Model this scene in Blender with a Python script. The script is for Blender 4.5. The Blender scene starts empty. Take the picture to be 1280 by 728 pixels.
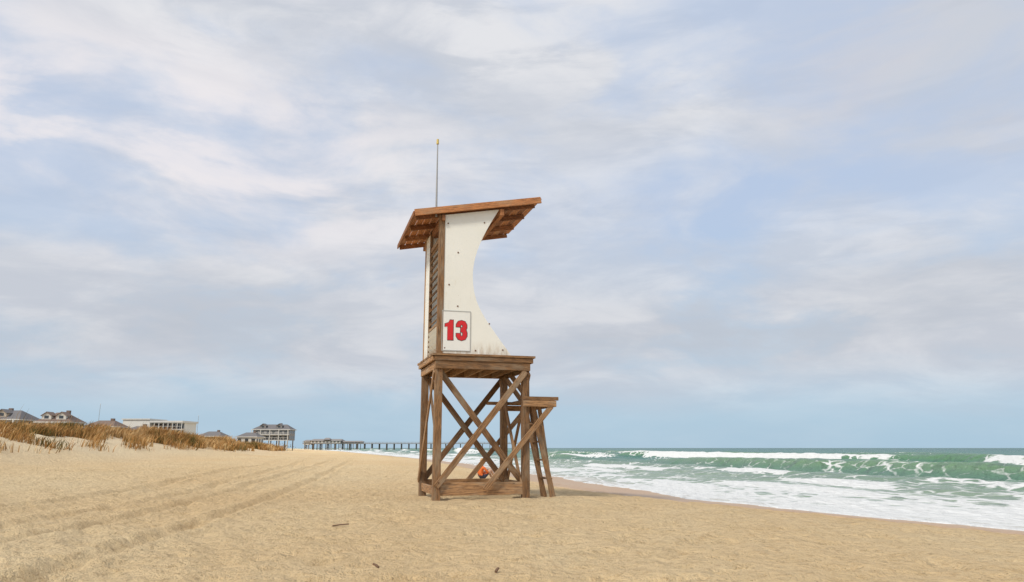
import bpy, bmesh, math, numpy as np, random
from mathutils import Vector, Matrix
random.seed(7)
rng=np.random.default_rng(11)
scn=bpy.context.scene
SEA=-0.6
# ---------------------------------------------------------------- noise
_T=rng.random((256,256))
def vnoise(x,y,seed=0):
    x=np.asarray(x,float)+seed*17.31; y=np.asarray(y,float)+seed*9.77
    xi=np.floor(x).astype(int); yi=np.floor(y).astype(int)
    fx=x-xi; fy=y-yi; fx=fx*fx*(3-2*fx); fy=fy*fy*(3-2*fy)
    a=_T[xi%256,yi%256]; b=_T[(xi+1)%256,yi%256]; c=_T[xi%256,(yi+1)%256]; d=_T[(xi+1)%256,(yi+1)%256]
    return (a*(1-fx)+b*fx)*(1-fy)+(c*(1-fx)+d*fx)*fy
def fbm(x,y,o=4,seed=0):
    v=0;a=.5;t=0
    for i in range(o):
        v=v+a*vnoise(x*2**i,y*2**i,seed+i*3); t+=a; a*=.5
    return v/t
def sst(a,b,x):
    t=np.clip((x-a)/(b-a),0,1); return t*t*(3-2*t)
# ---------------------------------------------------------------- shoreline
_sy=np.array([-300,-60,0,10,17,22,29,38,54,106,344,620,9000.]); _sx=np.array([80,31,19,14.6,11.2,8.3,5.9,4.2,1.4,-10,-78,-165,-2900.])
_yy=np.concatenate([np.arange(-300,400,1.0),np.arange(400,9001,20.)])
_xx=np.interp(_yy,_sy,_sx)
_k=np.ones(9)/9; _sm=np.convolve(np.pad(_xx[:700],4,mode='edge'),_k,'valid'); _xx[:694]=_sm[:694]
def Xs(y): return np.interp(y,_yy,_xx)
# ---------------------------------------------------------------- ground height
def toe(y): return np.where(y<110,-25-(y-40)*.129,-34-(y-110)*.45)
def ground_z(x,y,micro=True):
    s=x-Xs(y)
    z=np.zeros_like(s)
    z=np.where(s>-9,-.6*sst(-9.5,1.5,s),z)
    z=z-np.clip(s-0.5,0,60)*.05
    land=sst(-3,-12,s)
    z=z+land*((fbm(x*.12,y*.07,3,1)-.5)*.24+(fbm(x*.5,y*.35,2,5)-.5)*.08)
    # dunes
    d=toe(y)+ (fbm(x*0+y*.09,y*.02,2,9)-.5)*5 - x
    hh=np.interp(y,[-50,30,45,70,100,150,400],[2.8,2.85,2.6,2.05,1.45,.9,1.2])*(.82+.36*fbm(x*.12,y*.12,3,21))
    z=z+hh*sst(-4,7,d)+.45*sst(-14,-2,d)*(1-sst(-2,6,d))
    z=z+sst(-1,4,d)*(fbm(x*.35,y*.35,3,22)-.5)*.8
    z=z+sst(14,60,d)*.5
    if micro:
        near=1-sst(30,70,y)
        dry=sst(-1.2,-4.0,s)
        fp=fbm(x*2.1,y*2.1,3,31)
        z=z+near*dry*((fp-.5)*.10)
        fp2=vnoise(x*3.6,y*3.6,41)
        z=z+near*dry*(-.06*sst(.68,.95,fp2))
        fp3=vnoise(x*6.3,y*6.3,43)
        z=z+near*dry*(-.025*sst(.55,.9,fp3))
        # tyre tracks
        for (cx,cy),off,amp in (( (np.array([-4.6,-5.6,-6.6,-9.2,-17,-60]),np.array([2,8.8,17,33,75,260])),.85,1.6),
                             ((np.array([-7.2,-8.6,-9.4,-12,-21,-66]),np.array([2,8.8,17,33,75,260])),.85,1.2),
                             ((np.array([-1.5,-4.2,-8.2,-13.0,-24,-70]),np.array([2,8.8,17,33,75,260])),.8,.5)):
            c=np.interp(y,cy,cx)
            for o in (-off,off):
                q=np.abs(x-c-o+(fbm(y*.4,y*0,2,77)-.5)*.3)
                z=z+amp*(-.05*(1-sst(.08,.24,q))+.03*np.exp(-((q-.33)/.11)**2))*(1-sst(70,140,y))
    return z
# ---------------------------------------------------------------- mesh helpers
def link(o,parent=None):
    scn.collection.objects.link(o)
    if parent: o.parent=parent
    return o
def empty(name,loc=(0,0,0),rz=0):
    e=bpy.data.objects.new(name,None); e.location=loc; e.rotation_euler=(0,0,rz); return link(e)
def grid_mesh(name,X,Y,Z,attrs={}):
    ny,nx=X.shape
    me=bpy.data.meshes.new(name)
    co=np.stack([X,Y,Z],-1).reshape(-1,3).astype(np.float32)
    i=np.arange(ny*nx).reshape(ny,nx)
    q=np.stack([i[:-1,:-1],i[:-1,1:],i[1:,1:],i[1:,:-1]],-1).reshape(-1,4).astype(np.int32)
    me.vertices.add(len(co)); me.vertices.foreach_set('co',co.ravel())
    me.loops.add(q.size); me.loops.foreach_set('vertex_index',q.ravel())
    me.polygons.add(len(q)); me.polygons.foreach_set('loop_start',np.arange(0,q.size,4,dtype=np.int32))
    me.polygons.foreach_set('use_smooth',np.ones(len(q),bool))
    me.update(calc_edges=True)
    for k,v in attrs.items():
        a=me.attributes.new(k,'FLOAT','POINT'); a.data.foreach_set('value',v.reshape(-1).astype(np.float32))
    return me
def tri_mesh(name,co,faces,attrs={},n=3):
    me=bpy.data.meshes.new(name); q=np.asarray(faces,np.int32)
    me.vertices.add(len(co)); me.vertices.foreach_set('co',np.asarray(co,np.float32).ravel())
    me.loops.add(q.size); me.loops.foreach_set('vertex_index',q.ravel())
    me.polygons.add(len(q)); me.polygons.foreach_set('loop_start',np.arange(0,q.size,n,dtype=np.int32))
    me.update(calc_edges=True)
    for k,v in attrs.items():
        a=me.attributes.new(k,'FLOAT','POINT'); a.data.foreach_set('value',np.asarray(v,np.float32))
    return me
class Acc:
    def __init__(s): s.v=[];s.f=[];s.uv=[];s.r=[]
    def beam(s,p0,p1,w,h,up=(0,0,1),rnd=None,ext=0):
        p0=Vector(p0);p1=Vector(p1); d=(p1-p0); L=d.length; d.normalize()
        up=Vector(up)
        if abs(d.dot(up))>.98: up=Vector((0,1,0))
        a=d.cross(up).normalized(); b=a.cross(d).normalized()
        p0=p0-d*ext; p1=p1+d*ext; L+=2*ext
        r=random.random() if rnd is None else rnd
        n=len(s.v)
        for p in (p0,p1):
            for (i,j) in ((-1,-1),(1,-1),(1,1),(-1,1)):
                s.v.append(p+a*(i*w/2)+b*(j*h/2))
        ou=random.random()*50; ov=random.random()*50
        dims=[w,h,w,h]
        acc=0
        for k in range(4):
            k2=(k+1)%4
            s.f.append((n+k,n+k2,n+4+k2,n+4+k))
            s.uv.append([(ou,ov+acc),(ou,ov+acc+dims[k]),(ou+L,ov+acc+dims[k]),(ou+L,ov+acc)]); s.r.append(r); acc+=dims[k]+.3
        for f in ((n+3,n+2,n+1,n),(n+4,n+5,n+6,n+7)):
            s.f.append(f); s.uv.append([(ou,ov),(ou+.02,ov+w),(ou+.04,ov+w),(ou+.04,ov)]); s.r.append(r)
    def box(s,x0,x1,y0,y1,z0,z1,rnd=None):
        s.beam((x0,(y0+y1)/2,(z0+z1)/2),(x1,(y0+y1)/2,(z0+z1)/2),y1-y0,z1-z0,rnd=rnd)
    def poly(s,pts,rnd=.5):
        n=len(s.v); s.v+= [Vector(p) for p in pts]; s.f.append(tuple(range(n,n+len(pts)))); s.uv.append([(p[0]+p[1],p[2]) for p in pts]); s.r.append(rnd)
    def prism(s,outline,axis_fn,t0,t1,rnd=.5):
        a=[axis_fn(p,t0) for p in outline]; b=[axis_fn(p,t1) for p in outline]
        s.poly(a,rnd); s.poly(b[::-1],rnd)
        for i in range(len(a)):
            j=(i+1)%len(a); s.poly([a[j],a[i],b[i],b[j]],rnd)
    def build(s,name,mat,parent=None,bevel=0):
        me=bpy.data.meshes.new(name); me.from_pydata([tuple(v) for v in s.v],[],s.f)
        uvl=me.uv_layers.new(name='UVMap'); k=0
        for u in s.uv:
            for c in u: uvl.data[k].uv=c; k+=1
        at=me.attributes.new('rnd','FLOAT','FACE'); at.data.foreach_set('value',s.r)
        me.materials.append(mat)
        bm_=bmesh.new(); bm_.from_mesh(me); bmesh.ops.recalc_face_normals(bm_,faces=bm_.faces); bm_.to_mesh(me); bm_.free()
        o=bpy.data.objects.new(name,me); link(o,parent)
        if bevel:
            m=o.modifiers.new('bev','BEVEL'); m.width=bevel; m.segments=2; m.limit_method='ANGLE'; m.angle_limit=math.radians(40)
        return o
# ---------------------------------------------------------------- material helpers
class NT:
    def __init__(s,tree): s.t=tree; s.n=tree.nodes; s.l=tree.links
    def add(s,typ,ins={},**kw):
        n=s.n.new(typ)
        for k,v in kw.items(): setattr(n,k,v)
        for k,v in ins.items():
            if hasattr(v,'is_output') : s.l.new(v,n.inputs[k])
            else: n.inputs[k].default_value=v
        return n
    def math(s,op,a,b=0.0,c=None,clamp=False):
        n=s.add('ShaderNodeMath',{0:a,1:b},operation=op,use_clamp=clamp)
        if c is not None:
            if hasattr(c,'is_output'): s.l.new(c,n.inputs[2])
            else: n.inputs[2].default_value=c
        return n.outputs[0]
    def mix(s,f,a,b,bt='MIX'):
        n=s.n.new('ShaderNodeMix'); n.data_type='RGBA'; n.blend_type=bt
        for i,v in ((0,f),(6,a),(7,b)):
            if hasattr(v,'is_output'): s.l.new(v,n.inputs[i])
            else: n.inputs[i].default_value=(tuple(v)+(1,) if (i>0 and len(v)==3) else v)
        return n.outputs[2]
    def smooth(s,x,a,b,lo=0.,hi=1.):
        n=s.add('ShaderNodeMapRange',{'Value':x,'From Min':a,'From Max':b,'To Min':lo,'To Max':hi},interpolation_type='SMOOTHSTEP')
        return n.outputs[0]
    def noise(s,vec,scale,detail=4,rough=.5,dist=0,out=0):
        n=s.add('ShaderNodeTexNoise',{'Scale':scale,'Detail':detail,'Roughness':rough,'Distortion':dist})
        if vec is not None: s.l.new(vec,n.inputs['Vector'])
        return n.outputs[out]
    def mapping(s,vec,scale=(1,1,1),loc=(0,0,0),rot=(0,0,0)):
        n=s.add('ShaderNodeMapping',{'Vector':vec,'Scale':scale,'Location':loc,'Rotation':rot}); return n.outputs[0]
    def attr(s,name): return s.add('ShaderNodeAttribute',attribute_name=name).outputs['Fac']
def newmat(name):
    m=bpy.data.materials.new(name); m.use_nodes=True; t=NT(m.node_tree)
    b=m.node_tree.nodes['Principled BSDF']; return m,t,b
def simple(name,col,rough=.7,var=.12,scale=3.0,metal=0):
    m,t,b=newmat(name)
    tc=t.add('ShaderNodeTexCoord').outputs['Object']
    n=t.noise(tc,scale,5,.6)
    c=t.mix(n,[x*(1-var) for x in col],[min(1,x*(1+var)) for x in col])
    t.l.new(c,b.inputs['Base Color']); b.inputs['Roughness'].default_value=rough; b.inputs['Metallic'].default_value=metal
    return m
def wood(name,ca,cb,cdark,grey):
    m,t,b=newmat(name)
    uv=t.add('ShaderNodeUVMap',uv_map='UVMap').outputs[0]
    g=t.noise(t.mapping(uv,(1.2,22,1)),3,6,.6,.6)
    g2=t.noise(t.mapping(uv,(.9,2.5,1)),1.6,4,.6)
    r=t.attr('rnd')
    c=t.mix(r,ca,cb)
    c=t.mix(t.smooth(g,.40,.62,0,.75),c,cdark)
    c=t.mix(t.smooth(g2,.45,.70,0,.65),c,grey)
    kn=t.noise(t.mapping(uv,(2.5,7,1)),2.2,2,.5)
    c=t.mix(t.smooth(kn,.68,.74,0,.6),c,cdark)
    v=t.math('MULTIPLY_ADD',r,.5,.70)
    c=t.mix(1.0,c,t.add('ShaderNodeCombineColor',{0:v,1:v,2:v}).outputs[0],'MULTIPLY')
    t.l.new(c,b.inputs['Base Color']); b.inputs['Roughness'].default_value=.8
    bp=t.add('ShaderNodeBump',{'Strength':.6,'Distance':.012,'Height':g}); t.l.new(bp.outputs[0],b.inputs['Normal'])
    return m
M_wood=wood('weathered_wood',(.31,.16,.065),(.46,.26,.12),(.065,.033,.017),(.35,.275,.19))
M_roofwood=wood('roof_wood',(.36,.14,.05),(.50,.21,.075),(.12,.045,.02),(.36,.22,.12))
def paint():
    m,t,b=newmat('white_paint')
    ob=t.add('ShaderNodeTexCoord').outputs['Object']
    n=t.noise(t.mapping(ob,(5,5,.9)),2.2,6,.65)
    n2=t.noise(ob,1.4,5,.6)
    base=t.mix(n2,(.77,.765,.69),(.86,.855,.80))
    c=t.mix(t.smooth(n,.58,.80,0,.5),base,(.56,.45,.26))
    sp=t.noise(ob,14,3,.7)
    c=t.mix(t.smooth(sp,.70,.76,0,.5),c,(.32,.20,.10))
    sx=t.add('ShaderNodeSeparateXYZ',{0:ob})
    low=t.smooth(sx.outputs[2],3.85,3.48,0,.6)
    c=t.mix(t.math('MULTIPLY',low,t.smooth(n,.35,.65)),c,(.42,.30,.18))
    t.l.new(c,b.inputs['Base Color']); b.inputs['Roughness'].default_value=.55
    bp=t.add('ShaderNodeBump',{'Strength':.15,'Distance':.01,'Height':n}); t.l.new(bp.outputs[0],b.inputs['Normal'])
    return m
M_white=paint()
M_sign=simple('sign_white',(.80,.80,.76),.4,.05)
M_red=simple('sign_red',(.62,.015,.02),.45,.08)
M_dark=simple('dark_ink',(.05,.03,.03),.5,.1)
M_grey=simple('grey_trim',(.42,.42,.40),.5,.1)
M_rust=simple('rusty_metal',(.16,.07,.03),.7,.4,20)
M_metal=simple('galvanised_metal',(.35,.34,.32),.4,.1,5,.6)
M_yellow=simple('yellow_cap',(.6,.45,.12),.5)
# ---------------------------------------------------------------- sand
def sandmat():
    m,t,b=newmat('beach_sand')
    pos=t.add('ShaderNodeNewGeometry').outputs['Position']
    big=t.noise(t.mapping(pos,(1,.5,1)),.16,4,.55)
    mid=t.noise(pos,1.3,5,.65)
    fine=t.noise(pos,8,5,.75)
    grain=t.noise(pos,60,2,.7)
    c=t.mix(t.smooth(big,.3,.7),(.82,.58,.305),(.87,.675,.40))
    c=t.mix(t.smooth(mid,.35,.75,0,.35),c,(.66,.46,.22))
    c=t.mix(t.smooth(fine,.46,.70,0,.6),c,(.50,.31,.14))
    c=t.mix(t.smooth(grain,.4,.7,0,.3),c,(.92,.78,.54))
    peb=t.noise(pos,24,2,.5)
    c=t.mix(t.smooth(peb,.66,.72,0,.6),c,(.32,.20,.10))
    dune=t.attr('dune')
    c=t.mix(t.math('MULTIPLY',dune,.6),c,(.80,.68,.49))
    wet=t.attr('wet')
    wn=t.math('ADD',wet,t.math('MULTIPLY',t.math('SUBTRACT',t.noise(pos,.35,4,.6),.5),.5))
    w=t.smooth(wn,.25,.7)
    w=t.math('MULTIPLY',w,t.smooth(wet,.02,.2))
    c=t.mix(w,c,t.mix(1.0,c,(.60,.52,.50),'MULTIPLY'))
    t.l.new(c,b.inputs['Base Color'])
    r=t.smooth(w,0,1,.95,.38); t.l.new(r,b.inputs['Roughness'])
    b.inputs['Specular IOR Level'].default_value=.3
    h=t.math('ADD',t.math('MULTIPLY',fine,.8),t.math('MULTIPLY',grain,.18))
    h=t.math('ADD',h,t.math('MULTIPLY',t.noise(pos,3.3,4,.6),1.2))
    st=t.smooth(w,0,1,1.0,.10)
    bp=t.add('ShaderNodeBump',{'Distance':.17,'Height':h,'Strength':st}); t.l.new(bp.outputs[0],b.inputs['Normal'])
    return m
ys=[-60,-40,-25,-15,-8,-3,0,2,3.5,4.5]
y=5.2
while y<8000: ys.append(y); y*= 1.0085 if y<60 else (1.02 if y<300 else 1.08)
ys=np.array(ys)
xc=np.arange(-15,12,.085); g=[]; st=.1; x=12
while x<9000: g.append(x); x+=st; st*=1.035
g=np.array(g); xl=-15-(g-12)-.1
xs=np.concatenate([xl[::-1],xc,g])
X,Y=np.meshgrid(xs,ys)
Z=ground_z(X,Y)
S=X-Xs(Y)
dn=sst(-6,4,toe(Y)-X)
wet=sst(-6.5,-2.2,S+(fbm(Y*.2,X*.05,3,3)-.5)*2.5)
me=grid_mesh('beach_sand',X,Y,Z,{'wet':wet,'dune':dn})
me.materials.append(sandmat()); link(bpy.data.objects.new('beach_sand',me))
# ---------------------------------------------------------------- sea
sg=list(np.arange(-5,50,.28)); st=.3
while sg[-1]<8000: sg.append(sg[-1]+st); st*=1.03
yg=list(np.arange(-150,12,2.5)); y=12.
while y<8000: yg.append(y); y*=1.0075 if y<160 else 1.03
sg=np.array(sg); yg=np.array(yg)
Sg,Yg=np.meshgrid(sg,yg)
swash=(fbm(Yg*.16,Yg*0,3,51)-.5)*3.0+(fbm(Yg*.8,Yg*0,2,52)-.5)*.5-.4
Xg=Xs(Yg)+Sg
Zg=np.full_like(Xg,SEA)
foam=np.zeros_like(Xg)
def n1(y,sc,seed,o=2): return fbm(y*sc,y*0+seed*3.3,o,seed)
# (offshore distance, height, along-shore frequency, seed, foaminess, threshold)
ridges=[(4,.07,.022,61,.9,.2),(8,.12,.02,62,.8,.25),(12,.20,.03,63,.8,.25),(17,.32,.035,73,.7,.3),(23,.95,.030,64,.22,.45),(29,.45,.03,74,.7,.35),(35,.6,.03,68,.6,.35),(44,1.15,.018,65,.75,.35),(57,.8,.015,66,.5,.4),(74,.9,.012,67,.5,.42),(96,.7,.012,69,.25,.4),(125,.7,.01,70,.2,.4)]
for s0,A,sc,sd,fo,th in ridges:
    c=s0+(n1(Yg,.025,sd)-.5)*s0*.35+(n1(Yg,.15,sd+1)-.5)*1.2
    env=sst(th,th+.25,n1(Yg,sc,sd+2))
    if sd==65: env=np.maximum(env,sst(50,65,Yg)*(1-sst(135,160,Yg)))
    if sd==64: env=np.maximum(env,sst(26,32,Yg)*(1-sst(48,60,Yg)))
    d=Sg-c
    w=np.where(d<0,.8+s0*.012,2.2+s0*.03)
    pr=np.exp(-(d/w)**2)
    Zg+=A*env*pr
    br=sst(.40,.60,n1(Yg,sc*3.5,sd+3,3)*.6+fbm(Xg*.22,Yg*.13,3,sd+5)*.4)
    f=br*fo*env*np.exp(-((d+.5)/(w*.9+.35))**2)*1.5
    foam=np.maximum(foam,f)
    foam=np.maximum(foam,.5*br*fo*env*sst(-7,-1,d)*(d<0))
    Zg+=.25*f*(fbm(Xg*1.6,Yg*1.6,3,sd)-.5)*min(1,A*1.6)
patch=fbm(Xg*.10,Yg*.06,3,90)
inner=(.44*(1-sst(2,16,Sg))+.24*(1-sst(14,50,Sg)))*(.25+1.4*patch)
foam=np.maximum(foam,inner)
edge=np.exp(-((Sg-swash+.15)/.3)**2)
foam=np.maximum(foam,edge*.9)
ch=sst(2,20,Sg)
fd=1-sst(150,500,np.hypot(Xg,Yg))*.5
Zg+=ch*fd*((fbm(Xg*.5,Yg*.35,4,81)-.5)*.30+(fbm(Xg*.13,Yg*.07,2,82)-.5)*.4*sst(15,60,Sg))
# the last wash is a thin sheet that follows the sand and dives under it past its edge
Zgr=ground_z(Xg,Yg,False)
over=Sg-swash
sheet=Zgr+.018+.02*np.clip(over,0,4)
near=1-sst(.5,6,over)
Zg=np.where(over<6,Zg*(1-near)+sheet*near,Zg)
Zg=np.where(over<0,Zgr-.05-.12*np.clip(-over,0,2),Zg)
me=grid_mesh('sea_water',Xg,Yg,Zg,{'foam':foam,'off':Sg,'over':over})
def seamat():
    m,t,b=newmat('sea_water')
    pos=t.add('ShaderNodeNewGeometry').outputs['Position']
    foam=t.attr('foam'); off=t.attr('off'); over=t.attr('over')
    sp=t.mapping(pos,(1,.55,1),rot=(0,0,.23))
    n1=t.noise(sp,.55,6,.62,.8); n2=t.noise(sp,3.2,5,.65,.5)
    vo=t.add('ShaderNodeTexVoronoi',{'Vector':t.add('ShaderNodeVectorMath',{0:sp,1:t.noise(sp,1.1,2,.5,0,1)},operation='ADD').outputs[0],'Scale':1.1},feature='DISTANCE_TO_EDGE').outputs['Distance']
    lace=t.smooth(vo,.0,.22,1,0)
    mixn=t.math('ADD',t.math('MULTIPLY',n1,.58),t.math('ADD',t.math('MULTIPLY',n2,.22),t.math('MULTIPLY',lace,.20)))
    thr=t.math('MULTIPLY_ADD',foam,-.62,.78)
    d=t.math('SUBTRACT',mixn,thr)
    f=t.smooth(d,-.06,.10)
    wc=t.noise(t.mapping(pos,(.35,1,1),rot=(0,0,-.25)),.12,5,.6)
    wcf=t.math('MULTIPLY',t.smooth(wc,.69,.75),t.smooth(off,40,90))
    f=t.math('MAXIMUM',f,wcf)
    tint=t.noise(sp,.09,4,.6)
    deep=t.mix(tint,(.03,.145,.112),(.06,.195,.145))
    z=t.add('ShaderNodeSeparateXYZ',{0:pos}).outputs[2]
    crest=t.smooth(z,-.45,.25)
    deep=t.mix(t.math('MULTIPLY',crest,.85),deep,(.13,.26,.13))
    far=t.smooth(off,120,700)
    deep=t.mix(far,deep,(.024,.125,.112))
    c=t.mix(t.smooth(off,6,32,1,0),deep,(.24,.32,.22))
    c=t.mix(t.smooth(over,0,4,1,0),c,(.42,.34,.22))
    t.l.new(c,b.inputs['Base Color'])
    b.inputs['Roughness'].default_value=.25; b.inputs['IOR'].default_value=1.33
    b.inputs['Specular IOR Level'].default_value=.32
    hb=t.math('ADD',t.noise(t.mapping(pos,(1,.6,1),rot=(0,0,.23)),1.1,5,.6),t.math('MULTIPLY',t.noise(pos,.25,3,.6),2.0))
    bst=t.smooth(over,0,6,.05,1.0)
    bp=t.add('ShaderNodeBump',{'Height':hb,'Distance':.8,'Strength':bst}); t.l.new(bp.outputs[0],b.inputs['Normal'])
    w=t.add('ShaderNodeBsdfDiffuse',{'Color':(.80,.81,.80,1)})
    bp2=t.add('ShaderNodeBump',{'Height':t.math('ADD',n2,n1),'Distance':.4,'Strength':.8}); t.l.new(bp2.outputs[0],w.inputs['Normal'])
    ms=t.add('ShaderNodeMixShader',{0:f,1:b.outputs[0],2:w.outputs[0]})
    out=[n for n in t.n if n.type=='OUTPUT_MATERIAL'][0]
    t.l.new(ms.outputs[0],out.inputs['Surface'])
    return m
me.materials.append(seamat()); link(bpy.data.objects.new('sea_water',me))
# ---------------------------------------------------------------- dune grass
def blades(name,gen,mat):
    x,y,h,w,lean=gen()
    n=len(x)
    z=ground_z(x,y,False)-.03
    a=rng.random(n)*2*np.pi; dx=np.cos(a)*w/2; dy=np.sin(a)*w/2
    b=rng.random(n)*2*np.pi
    lx=np.cos(b)*lean*h+.22*h; ly=np.sin(b)*lean*h
    v=np.zeros((n,5,3))
    v[:,0]=np.stack([x-dx,y-dy,z],-1); v[:,1]=np.stack([x+dx,y+dy,z],-1)
    v[:,2]=np.stack([x+dx*.8+lx*.35,y+dy*.8+ly*.35,z+h*.6],-1); v[:,3]=np.stack([x-dx*.8+lx*.35,y-dy*.8+ly*.35,z+h*.6],-1)
    v[:,4]=np.stack([x+lx,y+ly,z+h*np.where(lean>.5,.85,1)],-1)
    base=np.arange(n)*5
    f=np.concatenate([np.stack([base,base+1,base+2],-1),np.stack([base,base+2,base+3],-1),np.stack([base+3,base+2,base+4],-1)])
    r=np.repeat(np.clip(rng.random(n)*.5+sst(.25,.75,fbm(x*.5,y*.4,2,15))*.6,0,1),5); hh=np.tile(np.array([0,0,.6,.6,1.]),n)
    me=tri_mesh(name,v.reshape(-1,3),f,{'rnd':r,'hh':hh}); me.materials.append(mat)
    return link(bpy.data.objects.new(name,me))
def grassmat():
    m,t,b=newmat('dune_grass')
    r=t.attr('rnd'); h=t.attr('hh')
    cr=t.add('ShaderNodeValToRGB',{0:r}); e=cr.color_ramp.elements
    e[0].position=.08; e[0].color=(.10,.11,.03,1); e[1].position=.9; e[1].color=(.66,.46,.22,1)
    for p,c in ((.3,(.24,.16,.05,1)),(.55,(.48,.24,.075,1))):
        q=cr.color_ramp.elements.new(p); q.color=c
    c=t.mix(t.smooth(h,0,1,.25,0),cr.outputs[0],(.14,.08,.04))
    t.l.new(c,b.inputs['Base Color']); b.inputs['Roughness'].default_value=.8
    b.inputs['Specular IOR Level'].default_value=.2
    return m
MG=grassmat()
def gen():
    n=300000
    y=27*(130/27.)**rng.random(n); off=(fbm(y*.09,y*.02,2,9)-.5)*5; d=rng.random(n)**1.1*24-1; x=toe(y)+off-d
    cl=fbm(x*.55,y*.35,3,25)
    sh=3.0*sst(45,80,y)
    keep=rng.random(n)<np.clip(sst(.43,.56,cl)*(.2*sst(-1,1,d)+.8*sst(2.0-sh,5.0-sh,d))+.05*(d>4),0,1)
    x,y=x[keep],y[keep]
    n=len(x); h=(.22+.46*rng.random(n))*(.5+.9*fbm(x*.4,y*.4,2,16))*(1+.005*y); w=.020+.0006*y
    return x,y,h,w,.15+.6*rng.random(n)
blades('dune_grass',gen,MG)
def gen2():
    n=420
    y=30*(110/30.)**rng.random(n); x=toe(y)-1-rng.random(n)*18
    return x,y,.9+.9*rng.random(n),np.full(n,.018)+.0002*y,.05+.15*rng.random(n)
blades('sea_oats',gen2,MG)
# ---------------------------------------------------------------- lifeguard tower
tower=empty('lifeguard_tower',(-1.8,17.654,0),.278)
W,L=2.214,2.033
a=Acc()
for u in (0,W):
    for v in (0,L): a.beam((u,v,-.6),(u,v,3.1),.18,.18,up=(0,1,0))
def sidebraces(v,sgn):
    a.beam((2.2,v+sgn*.112,3.08),(-.02,v+sgn*.112,.30),.04,.15,up=(0,0,1))
    a.beam((.06,v-sgn*.112,3.04),(2.2,v-sgn*.112,.32),.04,.15,up=(0,0,1))
    a.beam((2.86,v+sgn*.155,2.22),(1.15,v+sgn*.155,.22),.045,.13)
sidebraces(0,-1); sidebraces(L,1)
for u,sg_ in ((0,-1),(W,1)):
    a.beam((u+sg_*.112,-.02,3.04),(u+sg_*.112,L+.02,.35),.04,.14)
    a.beam((u-sg_*.112,.02,.35),(u-sg_*.112,L-.02,3.04),.04,.14)
a.build('leg_frame',M_wood,tower,.008)
a=Acc()
for v in (-.03,L+.03): a.beam((.0,v,.24),(W,v,.24),.05,.30)
a.beam((-.02,0.1,.2),(-.02,L-.1,.2),.05,.2); a.beam((W,.1,.30),(W,L-.1,.30),.05,.16)
a.build('base_boards',M_wood,tower,.008)
a=Acc()
for v in (-.115,L+.115): a.beam((-.10,v,3.19),(W+.10,v,3.19),.05,.19)
for i in range(7):
    u=-.08+i*(W+.16)/6; a.beam((u,-.08,3.18),(u,L+.08,3.18),.05,.18)
for v in (-.13,L+.12): a.beam((-.13,v,3.345),(W+.16,v,3.345),.07,.11)
a.beam((-.15,-.09,3.345),(-.15,L+.1,3.345),.05,.11); a.beam((W+.17,-.09,3.345),(W+.17,L+.1,3.345),.05,.11)
a.build('floor_frame',M_wood,tower,.006)
a=Acc()
v=-.19
while v<L+.15:
    a.beam((-.17-random.random()*.02,v+.07,3.435),(2.43+random.random()*.03,v+.07,3.435),.135,.055); v+=.146
a.build('deck_planks',M_wood,tower,.006)
a=Acc()
u=2.33
while u<3.0:
    a.beam((u+.07,-.12,2.40),(u+.07,L+.1,2.40),.13,.05); u+=.142
for v in (-.13,L+.12): a.beam((1.75 if v>0 else 2.12,v,2.41),(3.05,v,2.41),.05,.09)
for v in (-.17,L+.17): a.beam((2.12,v,2.28),(2.98,v,2.28),.045,.15)
a.beam((2.96,-.1,2.28),(2.96,L+.1,2.28),.045,.15)
a.build('landing_step',M_wood,tower,.006)
a=Acc()
for v in (.02,.72): a.beam((2.42,v,2.25),(3.03,v,-.4),.13,.05,up=(0,1,0))
for v in (.02,.72): a.beam((2.62,v+.1,2.25),(2.98,v+.1,-.4),.10,.05,up=(0,1,0))
for z in (.45,.9,1.35,1.8):
    uu=2.42+(2.25-z)/2.65*.61; a.beam((uu+.03,.0,z),(uu+.03,.78,z),.10,.04)
a.beam((2.2,L-.08,3.15),(2.75,L-.08,2.42),.04,.13)
a.beam((2.2,L-.7,3.15),(2.75,L-.7,2.42),.04,.13)
a.build('ladder',M_wood,tower,.006)
def zt(u): return 7.052+.195*(u+.729)
a=Acc()
u=-.729
while u<2.5:
    e=random.uniform(-.03,.05)
    zc=zt(u+.095)-.045
    a.beam((u+.095,-.21,zc),(u+.095,3.05+e,zc),.168,.035,up=(-.19,0,.98)); u+=.187
a.build('roof_planks',M_roofwood,tower,.004)
a=Acc()
a.beam((-.729,-.24,zt(-.729)-.085),(2.60,-.24,zt(2.6)-.085),.05,.17)
a.beam((-.70,3.0,zt(-.7)-.13),(2.56,3.0,zt(2.56)-.13),.05,.12)
a.beam((-.745,-.2,zt(-.74)-.09),(-.745,3.05,zt(-.74)-.09),.035,.12)
for v in (.02,1.0,2.05): a.beam((-.66,v,zt(-.66)-.14),(2.50,v,zt(2.5)-.14),.05,.14)
a.beam((1.55,-.2,zt(1.55)-.30),(1.55,2.9,zt(1.55)-.30),.10,.17)
a.beam((.02,-.2,zt(.0)-.28),(.02,2.9,zt(.0)-.28),.08,.14)
a.build('roof_frame',M_roofwood,tower,.006)
ctrl=[(1.82,3.47),(1.60,3.76),(1.30,4.16),(1.09,4.47),(.94,4.76),(.85,5.06),(.81,5.40),(.83,5.75),(.91,6.10),(1.03,6.42),(1.18,6.74),(1.34,7.03),(1.50,zt(1.5)-.19)]
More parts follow.
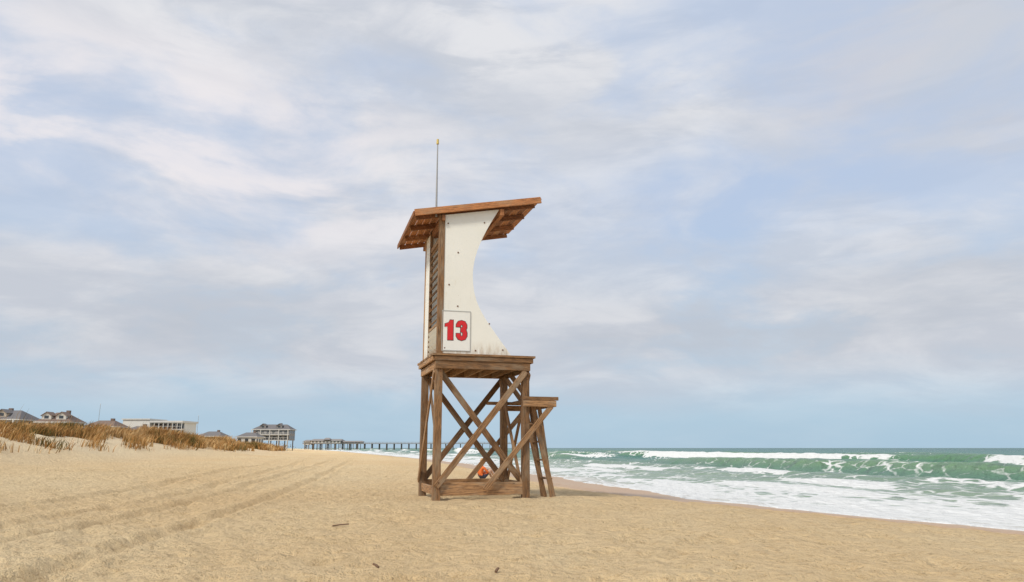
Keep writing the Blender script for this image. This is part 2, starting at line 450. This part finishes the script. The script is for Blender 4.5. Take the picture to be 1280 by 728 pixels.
def cat(P,n=5):
    o=[]
    for i in range(len(P)-1):
        p0=P[max(i-1,0)];p1=P[i];p2=P[i+1];p3=P[min(i+2,len(P)-1)]
        for k in range(n):
            t=k/n; o.append(tuple(.5*((2*p1[j])+(-p0[j]+p2[j])*t+(2*p0[j]-5*p1[j]+4*p2[j]-p3[j])*t*t+(-p0[j]+3*p1[j]-3*p2[j]+p3[j])*t**3) for j in (0,1)))
    o.append(P[-1]); return o
outl=[(.075,3.47)]+cat(ctrl)+[(.075,zt(.075)-.19)]
for nm,v0,v1 in (('side_panel',-.10,-.06),('far_side_panel',L+.06,L+.10)):
    a=Acc(); a.prism(outl,lambda p,t:(p[0],t,p[1]),v0,v1); a.build(nm,M_white,tower)
a=Acc()
a.beam((.0,-.04,3.465),(.0,-.04,zt(0)-.19),.14,.15,up=(0,1,0)); a.beam((0,L+.02,3.465),(0,L+.02,zt(0)-.19),.14,.15,up=(0,1,0))
a.beam((-.02,1.35,3.465),(-.02,1.35,zt(0)-.2),.08,.08,up=(0,1,0))
a.beam((0,.05,6.42),(0,1.9,6.42),.08,.12)
a.beam((0,.05,4.22),(0,1.33,4.22),.10,.07)
a.build('back_posts',M_wood,tower,.005)
a=Acc()
z=4.38
while z<6.3:
    a.beam((-.01,.05,z),(-.01,1.32,z),.022,.15,up=(.75,0,.66)); z+=.19
a.build('louver_slats',M_wood,tower,.003)
a=Acc()
a.box(-.06,-.02,1.40,L+.09,3.47,6.9)
z=3.56
while z<4.18: a.beam((-.03,.05,z),(-.03,1.32,z),.15,.025,up=(.8,0,.6)); z+=.13
a.build('back_panel',M_white,tower,.003)
a=Acc(); a.box(.35,.75,.0,L,3.95,4.0); a.box(.35,.39,.1,.2,3.47,3.95); a.box(.35,.39,L-.2,L-.1,3.47,3.95); a.build('seat_bench',M_wood,tower,.005)
# number sign
a=Acc(); a.box(.05,.75,-.110,-.102,3.55,4.52); a.build('sign_board',M_sign,tower)
a=Acc()
for x0,x1,z0,z1 in ((.035,.765,4.52,4.54),(.035,.765,3.53,3.55),(.035,.05,3.55,4.52),(.75,.765,3.55,4.52)): a.box(x0,x1,-.116,-.102,z0,z1)
a.build('sign_frame',M_grey,tower)
one=[(.06,0),(.205,0),(.205,.50),(.115,.50),(.085,.435),(-.005,.40),(-.005,.32),(.06,.335)]
up3=[(.335,.335),(.335,.39),(.36,.43),(.415,.445),(.47,.43),(.495,.385),(.495,.325),(.475,.285),(.43,.265),(.395,.262)]
lo3=[(.395,.262),(.44,.258),(.485,.235),(.50,.19),(.50,.12),(.475,.07),(.415,.052),(.36,.07),(.335,.11),(.335,.17)]
def strip(a,P,hw,y,end=0):
    Q=[Vector((p[0],p[1])) for p in P]
    L_=[];R_=[]
    for k,q in enumerate(Q):
        d=(Q[min(k+1,len(Q)-1)]-Q[max(k-1,0)]).normalized(); n=Vector((-d.y,d.x))
        qq=q-d*end if k==0 else (q+d*end if k==len(Q)-1 else q)
        L_.append(qq+n*hw); R_.append(qq-n*hw)
    M=lambda p:(.12+p.x,y,3.80+p.y)
    for k in range(len(Q)-1): a.poly([M(L_[k]),M(L_[k+1]),M(R_[k+1]),M(R_[k])])
def digits(nm,mat,g,y):
    a=Acc(); c=Vector((.10,.25))
    a.poly([(.12+c.x+(p[0]-c.x)*(1+g*8),y,3.80+c.y+(p[1]-c.y)*(1+g*4)) for p in one])
    strip(a,up3,.055+g,y,g); strip(a,lo3,.055+g,y-.001,g); a.build(nm,mat,tower)
digits('number_outline',M_dark,.014,-.1135); digits('number_13',M_red,0,-.1165)
a=Acc()
for (u,z) in ((.42,6.05),(.43,4.66),(1.25,4.25),(.12,3.6),(1.6,3.6),(.15,6.8),(1.1,6.9),(.9,3.56),(.2,5.2)):
    a.beam((u,-.112,z),(u,-.10,z),.035,.035)
for u in (0,W):
    for z in (.25,.4,2.9,3.03): a.beam((u+.03,-.145,z),(u+.03,-.13,z),.03,.03)
a.build('bolts',M_rust,tower,.004)
def cyl(nm,p0,p1,r0,r1,mat,parent,seg=10):
    p0=Vector(p0);p1=Vector(p1);d=(p1-p0).normalized(); up=Vector((0,0,1)) if abs(d.z)<.9 else Vector((0,1,0)); s=d.cross(up).normalized();q=s.cross(d)
    vs=[];fs=[]
    for p,r in ((p0,r0),(p1,r1)):
        for i in range(seg):
            t=2*math.pi*i/seg; vs.append(tuple(p+s*math.cos(t)*r+q*math.sin(t)*r))
    for i in range(seg): j=(i+1)%seg; fs.append((i,j,seg+j,seg+i))
    fs.append(tuple(range(seg))[::-1]); fs.append(tuple(range(seg,2*seg)))
    me=bpy.data.meshes.new(nm); me.from_pydata(vs,[],fs); me.materials.append(mat)
    return link(bpy.data.objects.new(nm,me),parent)
cyl('antenna_pole',(-.165,-.10,6.95),(-.17,-.10,9.0),.028,.014,M_metal,tower)
cyl('antenna_cap',(-.17,-.10,8.93),(-.17,-.10,9.06),.035,.03,M_yellow,tower)
# ---------------------------------------------------------------- person
person=empty('seated_person',(-1.28,30.0,float(ground_z(np.array([-1.28]),np.array([30.0]),False)[0])-.01),math.radians(35))
M_skin=simple('skin',(.55,.33,.22),.6,.05); M_shirt=simple('orange_shirt',(.72,.16,.03),.8,.1); M_short=simple('dark_shorts',(.03,.035,.06),.8,.1); M_hair=simple('blond_hair',(.55,.36,.16),.7,.2,30)
V=[];E=[];R=[]
def vtx(p,r,par=None):
    V.append(p);R.append(r)
    if par is not None: E.append((par,len(V)-1))
    return len(V)-1
pel=vtx((0,0,.13),.13); sp1=vtx((-.02,0,.30),.13,pel); chs=vtx((.03,0,.46),.145,sp1); nk=vtx((.07,0,.59),.06,chs); vtx((.09,0,.66),.055,nk)
for sg in (-1,1):
    h=vtx((.10,sg*.10,.13),.095,pel); k=vtx((.42,sg*.12,.44),.065,h); an=vtx((.66,sg*.12,.08),.042,k); vtx((.80,sg*.13,.04),.035,an)
    sh=vtx((.05,sg*.18,.53),.055,chs); elb=vtx((.22,sg*.24,.33),.042,sh); ha=vtx((.46,sg*.10,.36),.03,elb)
    pm=vtx((.52,sg*.05,.37),.03,ha)
    for i in range(4):
        f1=vtx((.56+.003*i,sg*.02,.40-.02*i),.009,pm); vtx((.56,sg*-.02,.395-.02*i),.008,f1)
    vtx((.50,sg*.03,.42),.010,pm)
me=bpy.data.meshes.new('body'); me.from_pydata(V,E,[]); body=bpy.data.objects.new('body',me); link(body,person)
sk=body.modifiers.new('skin','SKIN')
for i,r in enumerate(R): me.skin_vertices[0].data[i].radius=(r,r*(.85 if r>.12 else 1))
me.skin_vertices[0].data[0].use_root=True
ss=body.modifiers.new('sub','SUBSURF'); ss.levels=1; ss.render_levels=1
bpy.context.view_layer.update()
dg=bpy.context.evaluated_depsgraph_get()
me2=bpy.data.meshes.new_from_object(body.evaluated_get(dg)); body.modifiers.clear(); body.data=me2; me2.name='body'
me2.materials.clear()
for m_ in (M_skin,M_shirt,M_short): me2.materials.append(m_)
for p in me2.polygons:
    c=p.center; p.use_smooth=True; p.material_index=0
    if c.z>.22 and c.x<.24 and c.z<.61: p.material_index=1
    if c.z<.22+max(0,c.x)*.3 and c.x<.30: p.material_index=2
def ell(nm,c,r,mat,parent):
    bpy.ops.mesh.primitive_uv_sphere_add(segments=16,ring_count=10,radius=1,location=(0,0,0)); o=bpy.context.object; o.name=nm; o.data.name=nm
    for p in o.data.polygons: p.use_smooth=True
    o.scale=r; o.location=c; o.parent=parent; o.data.materials.append(mat); return o
ell('head',(.10,0,.76),(.088,.075,.115),M_skin,person)
ell('hair',(.083,0,.785),(.092,.083,.105),M_hair,person)
ell('nose',(.19,0,.755),(.014,.011,.02),M_skin,person)
for sg in (-1,1):
    ell('ear',(.10,sg*.078,.755),(.02,.01,.028),M_skin,person); ell('eye',(.178,sg*.03,.775),(.01,.011,.008),M_dark,person)
ell('mouth',(.178,0,.71),(.01,.024,.006),M_shirt,person)
# ---------------------------------------------------------------- buildings
def bm(nm,c,v=.08): return simple(nm,c,.8,v,.5)
M_beige=bm('beige_siding',(.46,.40,.32)); M_wall=bm('white_siding',(.60,.58,.53)); M_gsid=bm('grey_siding',(.27,.26,.25)); M_roofg=bm('grey_shingles',(.17,.16,.16),.2); M_roofb=bm('brown_shingles',(.20,.14,.11),.2)
M_glass=simple('window_glass',(.05,.06,.07),.15,.2); M_trim=bm('white_trim',(.62,.61,.57)); M_pole=simple('utility_wood',(.2,.16,.12),.8)
def house(name,x0,x1,y,dep,z0,ze,zr,mw,mr,floors=2,hip=.3,nwin=4,gz=1.0,porch=False,rz=0,dormer=False):
    w=x1-x0; h=empty(name,((x0+x1)/2,y+dep/2,0),rz); hw=w/2; hd=dep/2
    a=Acc(); a.box(-hw,hw,-hd,hd,z0,ze); a.build('walls',mw,h)
    ov=.5; a=Acc(); hp=hip*w
    e=[(-hw-ov,-hd-ov,ze),(hw+ov,-hd-ov,ze),(hw+ov,hd+ov,ze),(-hw-ov,hd+ov,ze)]; r=[(-hw+hp,0,zr),(hw-hp,0,zr)]
    a.poly([e[0],e[1],r[1],r[0]]); a.poly([e[2],e[3],r[0],r[1]]); a.poly([e[1],e[2],r[1]]); a.poly([e[3],e[0],r[0]]); a.poly(e[::-1])
    a.build('roof',mr,h)
    if dormer:
        for k,dx in enumerate((-.25*w,.2*w)):
            a=Acc(); zz=ze+.25*(zr-ze); a.prism([(dx-1.1,zz),(dx+1.1,zz),(dx+1.1,zz+.9),(dx,zz+1.7),(dx-1.1,zz+.9)],lambda p,t:(p[0],t,p[1]),-hd*.85,-hd*.1); a.build('dormer',mw,h)
            a=Acc(); a.beam((dx-1.3,-hd*.5,zz+.85),(dx+.05,-hd*.5,zz+1.82),hd*.85,.12,up=(-.6,0,.8)); a.beam((dx+1.3,-hd*.5,zz+.85),(dx-.05,-hd*.5,zz+1.82),hd*.85,.12,up=(.6,0,.8)); a.build('dormer_roof',mr,h)
            a=Acc(); a.box(dx-.5,dx+.5,-hd*.85-.03,-hd*.85+.02,zz+.2,zz+.9); a.build('dormer_window',M_glass,h)
    a=Acc(); a.beam((-hw-ov,-hd-ov-.03,ze-.1),(hw+ov,-hd-ov-.03,ze-.1),.06,.25); a.beam((hw+ov+.03,-hd-ov,ze-.1),(hw+ov+.03,hd+ov,ze-.1),.06,.25); a.build('eave_trim',M_trim,h)
    a=Acc(); tr=Acc(); fh=(ze-z0)/floors
    for f in range(floors):
        for i in range(nwin):
            cx=-hw+w*(i+.5)/nwin+random.uniform(-.2,.2); zz=z0+fh*f; ww=w/nwin*random.uniform(.4,.65)
            a.box(cx-ww/2,cx+ww/2,-hd-.03,-hd+.02,zz+fh*.28,zz+fh*.78); tr.box(cx-ww/2-.12,cx+ww/2+.12,-hd-.06,-hd-.032,zz+fh*.78,zz+fh*.84)
        for i in range(3):
            cy=-hd+dep*(i+.5)/3; zz=z0+fh*f
            a.box(hw-.02,hw+.03,cy-dep*.08,cy+dep*.08,zz+fh*.28,zz+fh*.78)
    a.build('windows',M_glass,h); tr.build('window_trim',M_trim,h)
    a=Acc()
    for i in range(5):
        for j in (-1,1): a.beam((-hw*.92+i*hw*1.84/4,j*hd*.9,gz-1.5),(-hw*.92+i*hw*1.84/4,j*hd*.9,z0),.35,.35,up=(0,1,0))
    a.build('stilts',M_pole,h)
    a=Acc(); a.box(hw*.3,hw*.3+.8,-.4,.4,ze,zr+.5); a.build('chimney',M_roofb,h)
    if porch:
        a=Acc()
        for f in range(floors):
            zz=z0+fh*f; a.box(-hw-.3,hw+.3,-hd-2.2,-hd-.08,zz-.12,zz+.08)
            a.beam((-hw-.3,-hd-2.15,zz+1.0),(hw+.3,-hd-2.15,zz+1.0),.08,.1)
            for i in range(int(w/1.2)): a.beam((-hw-.3+i*1.2,-hd-2.15,zz),(-hw-.3+i*1.2,-hd-2.15,zz+1.0),.07,.07,up=(0,1,0))
        for i in range(5): a.beam((-hw+i*w/4,-hd-2.1,gz-1),(-hw+i*w/4,-hd-2.1,ze),.2,.2,up=(0,1,0))
        a.build('porch',M_trim,h)
    return h
house('beach_house',-133,-118.5,174,10,3.0,7.9,10.2,M_beige,M_roofg,2,.15,4,porch=True,rz=.1,dormer=True)
house('beach_house',-116,-108.5,178,8,3.0,7.4,9.8,M_wall,M_roofb,2,.35,3,rz=.12,dormer=True)
house('beach_cottage',-109.5,-102.5,188,7,2.5,6.6,8.2,bm('tan_siding',(.36,.25,.18)),M_roofb,1,.2,4)
house('beach_cottage',-100,-96,190,7,2.0,5.6,6.8,M_gsid,M_roofg,1,.2,2)
house('beach_cottage',-112,-104,262,8,2.0,5.3,7.0,M_beige,M_roofg,1,.25,3)
house('beach_cottage',-101,-94,270,8,2.0,5.2,6.8,M_wall,M_roofg,1,.25,3)
house('beach_cottage',-120,-113,240,8,2.0,5.5,7.4,M_gsid,M_roofb,1,.15,3)
house('stilt_beach_house',-106,-91.5,300,10,4.2,8.6,10.7,M_gsid,M_roofg,2,.15,6,porch=True,rz=.05,dormer=True)
h=empty('flat_roof_building',(-99,206,0),-.03)
a=Acc(); a.box(-8.5,-1.0,-4,5,1.0,8.8); a.box(-.997,8,-2,5,1.0,8.0); a.build('walls',bm('white_stucco',(.68,.67,.62)),h)
a=Acc(); a.box(-8.8,-.8,-4.3,5.3,8.8,9.1); a.box(-.797,8.4,-4.3,5.3,8.0,8.5); a.build('roof',M_trim,h)
a=Acc()
for f in (4.5,6.4): 
    for i in range(7): a.box(-.6+i*1.22,.4+i*1.22,-2.04,-2.003,f,f+1.35)
a.box(-7.5,-6.3,-4.04,-4.003,5.6,6.9); a.build('windows',M_glass,h)
a=Acc()
for z in (4.1,6.05): a.box(-.98,8.3,-4.2,-2.01,z,z+.18); a.beam((-.98,-4.15,z+.95),(8.3,-4.15,z+.95),.08,.08)
for i in range(8): a.beam((-.8+i*1.28,-4.1,.5),(-.8+i*1.28,-4.1,8.0),.16,.16,up=(0,1,0))
a.build('balconies',M_trim,h)
def shrub():
    n=30000
    cy=140*(330/140.)**rng.random(320); cx=np.interp(cy,[140,150,200,300,330],[-70,-74,-90,-97,-100])-rng.random(320)*26
    i=rng.integers(0,320,n); R_=1.6+rng.random(320)*2.0
    p=rng.normal(size=(n,3)); p/=np.linalg.norm(p,axis=1)[:,None]; p*= (rng.random(n)**.4)[:,None]
    x=cx[i]+p[:,0]*R_[i]*1.5; y=cy[i]+p[:,1]*R_[i]*1.5; z=ground_z(cx,cy,False)[i]+.9+p[:,2]*R_[i]*.8
    c=np.stack([x,y,z],-1); q=rng.normal(size=(n,3,3))*.24
    v=(c[:,None,:]+q).reshape(-1,3); f=np.arange(n*3).reshape(-1,3)
    m,t,b=newmat('shrub_leaves'); r=t.attr('rnd'); t.l.new(t.mix(r,(.045,.055,.02),(.20,.16,.07)),b.inputs['Base Color']); b.inputs['Roughness'].default_value=.8
    me=tri_mesh('coastal_shrubs',v,f,{'rnd':np.repeat(rng.random(n),3)}); me.materials.append(m); link(bpy.data.objects.new('coastal_shrubs',me))
shrub()
for (x,y,z) in ((-95,168,11.0),(-88,205,10),(-119,160,9)):
    e=empty('flagpole',(x,y,0)); cyl('pole',(0,0,0),(0,0,z),.06,.04,M_metal,e,6)
    cyl('finial',(0,0,z-.02),(0,0,z+.15),.09,.03,M_metal,e,6)
# ---------------------------------------------------------------- pier
pier=empty('fishing_pier',(-170,600,0),.0)
a=Acc(); a.box(0,182,-3,3,4.3,4.75); a.build('deck',simple('pier_deck',(.24,.21,.18),.8),pier)
a=Acc()
for i in range(31):
    x=2+i*6
    for yy in (-2.6,0,2.6): a.beam((x,yy,-4),(x,yy,4.29),.42,.42,up=(0,1,0))
    a.beam((x,-3,4.05),(x,3,4.05),.35,.4)
    a.beam((x,-2.6,.6),(x,2.6,4.0),.15,.2)
a.build('piles',simple('pier_piles',(.16,.14,.12),.8),pier)
a=Acc()
for yy in (-2.95,2.95):
    for z in (5.2,5.75): a.beam((0,yy,z),(182,yy,z),.1,.12)
    for i in range(62): a.beam((i*2.95,yy,4.7),(i*2.95,yy,5.75),.12,.12,up=(0,1,0))
a.build('railings',simple('pier_rail',(.30,.27,.24),.8),pier)
ph=empty('pier_house',(-148,602,0))
a=Acc(); a.box(-15,9,-6,8,4.78,6.8); a.box(-21,-15.01,-5,6,3.6,6.2); a.box(9.01,26,-4,4,4.8,5.9); a.build('walls',M_wall,ph)
a=Acc()
def gable(x0,x1,y0,y1,ze,zr):
    ym=(y0+y1)/2; a.poly([(x0,y0,ze),(x1,y0,ze),(x1-1.5,ym,zr),(x0+1.5,ym,zr)]); a.poly([(x1,y1,ze),(x0,y1,ze),(x0+1.5,ym,zr),(x1-1.5,ym,zr)]); a.poly([(x1,y0,ze),(x1,y1,ze),(x1-1.5,ym,zr)]); a.poly([(x0,y1,ze),(x0,y0,ze),(x0+1.5,ym,zr)]); a.poly([(x0,y0,ze),(x0,y1,ze),(x1,y1,ze),(x1,y0,ze)])
gable(-16,10,-7,9,6.81,8.3); gable(-22,-15,-6,7,6.21,7.6); gable(8.5,27,-5,5,5.91,6.8); gable(-5,1,-8,0,7.6,9.2); a.build('roof',bm('hazed_shingles',(.27,.25,.24)),ph)  # roof grey is lightened in its colour to stand in for distance haze
a=Acc()
for i in range(8): a.box(-14+i*2.9,-12.4+i*2.9,-6.05,-6.003,5.3,6.3)
for i in range(6): a.box(10+i*2.6,11.6+i*2.6,-4.05,-4.003,5.1,5.6)
a.build('windows',M_glass,ph)
a=Acc()
for i in range(13): 
    for yy in (-5.5,5): a.beam((-20+i*3.6,yy,-1),(-20+i*3.6,yy,4.7),.4,.4,up=(0,1,0))
a.build('stilts',M_pole,ph)
# ---------------------------------------------------------------- driftwood bits
a=Acc()
def gz(x,y): return float(ground_z(np.array([x]),np.array([y]))[0])
for (x,y,l,r) in ((-2.75,12.1,.26,.2),(-1.42,7.95,.12,2.2),(-.15,7.7,.10,1.3)):
    z=gz(x,y)+.02; dx,dy=math.cos(r)*l/2,math.sin(r)*l/2
    a.beam((x-dx,y-dy,z-.005),(x,y,z+.012),.025,.02); a.beam((x,y,z+.012),(x+dx,y+dy*.6,z+.02),.02,.018)
a.build('driftwood',simple('driftwood',(.16,.09,.05),.8),None,.003)
# ---------------------------------------------------------------- world (sky)
w=bpy.data.worlds.new('World'); scn.world=w; w.use_nodes=True; t=NT(w.node_tree)
bg=[n for n in t.n if n.type=='BACKGROUND'][0]
el,az=math.radians(45),math.radians(220)
sky=t.add('ShaderNodeTexSky',sky_type='NISHITA',sun_disc=False,sun_elevation=el,sun_rotation=az,air_density=1.0,dust_density=1.5,ozone_density=1.5)
gen_=t.add('ShaderNodeTexCoord').outputs['Generated']
sx=t.add('ShaderNodeSeparateXYZ',{0:gen_}); z=sx.outputs[2]; dx=sx.outputs[0]
zz=t.math('ADD',t.math('MAXIMUM',z,0.0),.30)
pl=t.add('ShaderNodeCombineXYZ',{0:t.math('DIVIDE',sx.outputs[0],zz),1:t.math('DIVIDE',sx.outputs[1],zz),2:0.0}).outputs[0]
nb=t.noise(pl,1.3,8,.55,.4)
nw=t.noise(t.mapping(pl,(1,1.3,1),(3.1,1.7,0)),2.2,9,.6,.5)
nd=t.noise(t.mapping(gen_,(1.6,1.6,4.2),(.3,.2,.1)),2.4,9,.56,.35)
ne=t.noise(t.mapping(gen_,(1.2,1.2,6),(2.3,.7,.9)),3.6,8,.6,.4)
K=10.0
def C(r,g,b_): 
    f=lambda c:(c/255/12.92 if c/255<=.04045 else ((c/255+.055)/1.055)**2.4)*K
    return (f(r),f(g),f(b_))
def blob(cx,cz,rx,rz):
    a_=t.math('POWER',t.math('DIVIDE',t.math('SUBTRACT',dx,cx),rx),2.0); b_=t.math('POWER',t.math('DIVIDE',t.math('SUBTRACT',z,cz),rz),2.0)
    return t.smooth(t.math('ADD',a_,b_),1.0,.0)
clear=t.mix(t.smooth(z,.0,.35),C(175,205,226),C(190,207,233))
clear=t.mix(.10,clear,sky.outputs[0])
cc=t.mix(t.smooth(nw,.36,.64),C(203,208,218),C(228,229,233))
cc=t.mix(t.smooth(ne,.46,.66,0,.75),cc,C(196,202,213))
br=t.math('MULTIPLY',blob(-.50,.36,.55,.16),t.smooth(nd,.38,.58))
cc=t.mix(br,cc,C(237,233,236))
bank=t.math('MULTIPLY',t.smooth(t.math('ADD',z,t.math('MULTIPLY',nd,.12)),.12,.19),t.smooth(t.math('ADD',z,t.math('MULTIPLY',ne,.16)),.36,.24))
gb=t.math('MULTIPLY',bank,t.smooth(nd,.62,.40,.35,1))
cc=t.mix(t.math('MULTIPLY',gb,.85),cc,C(190,196,206))
tr=t.math('MULTIPLY',blob(.50,.48,.26,.20),t.smooth(nw,.35,.55))
cc=t.mix(t.math('MULTIPLY',tr,.75),cc,C(200,202,212))
cov=t.math('ADD',t.math('MULTIPLY',nb,.5),t.math('MULTIPLY',nd,.5))
m1=t.smooth(cov,.385,.55,.28,1.0)
hole=blob(.22,.30,.36,.13)
m1=t.math('SUBTRACT',m1,t.math('MULTIPLY',hole,.35),clamp=True)
m1=t.math('MULTIPLY',m1,t.smooth(t.math('ADD',z,t.math('MULTIPLY',ne,.06)),.06,.15,.12,1))
m1=t.math('MAXIMUM',m1,t.math('MULTIPLY',gb,.85))
m1=t.math('MAXIMUM',m1,t.math('MULTIPLY',br,.9))
col=t.mix(m1,clear,cc)
t.l.new(col,bg.inputs['Color']); bg.inputs['Strength'].default_value=1.0/K
sd=bpy.data.lights.new('sun','SUN'); sd.energy=2.8; sd.angle=math.radians(10); sd.color=(1,.93,.82)
so=bpy.data.objects.new('sun',sd); link(so)
dv=Vector((math.sin(az)*math.cos(el),math.cos(az)*math.cos(el),math.sin(el)))
so.rotation_euler=dv.to_track_quat('Z','Y').to_euler()
# ---------------------------------------------------------------- camera
cd=bpy.data.cameras.new('camera'); cam=bpy.data.objects.new('camera',cd); link(cam)
cd.sensor_width=36; cd.lens=36*900/1280; cd.clip_end=20000; cd.clip_start=.1
cam.location=(0,0,1.2); cam.rotation_euler=(math.pi/2+math.atan(196/900),0,0)
scn.camera=cam
scn.view_settings.view_transform='Standard'; scn.view_settings.look='None'; scn.view_settings.exposure=0
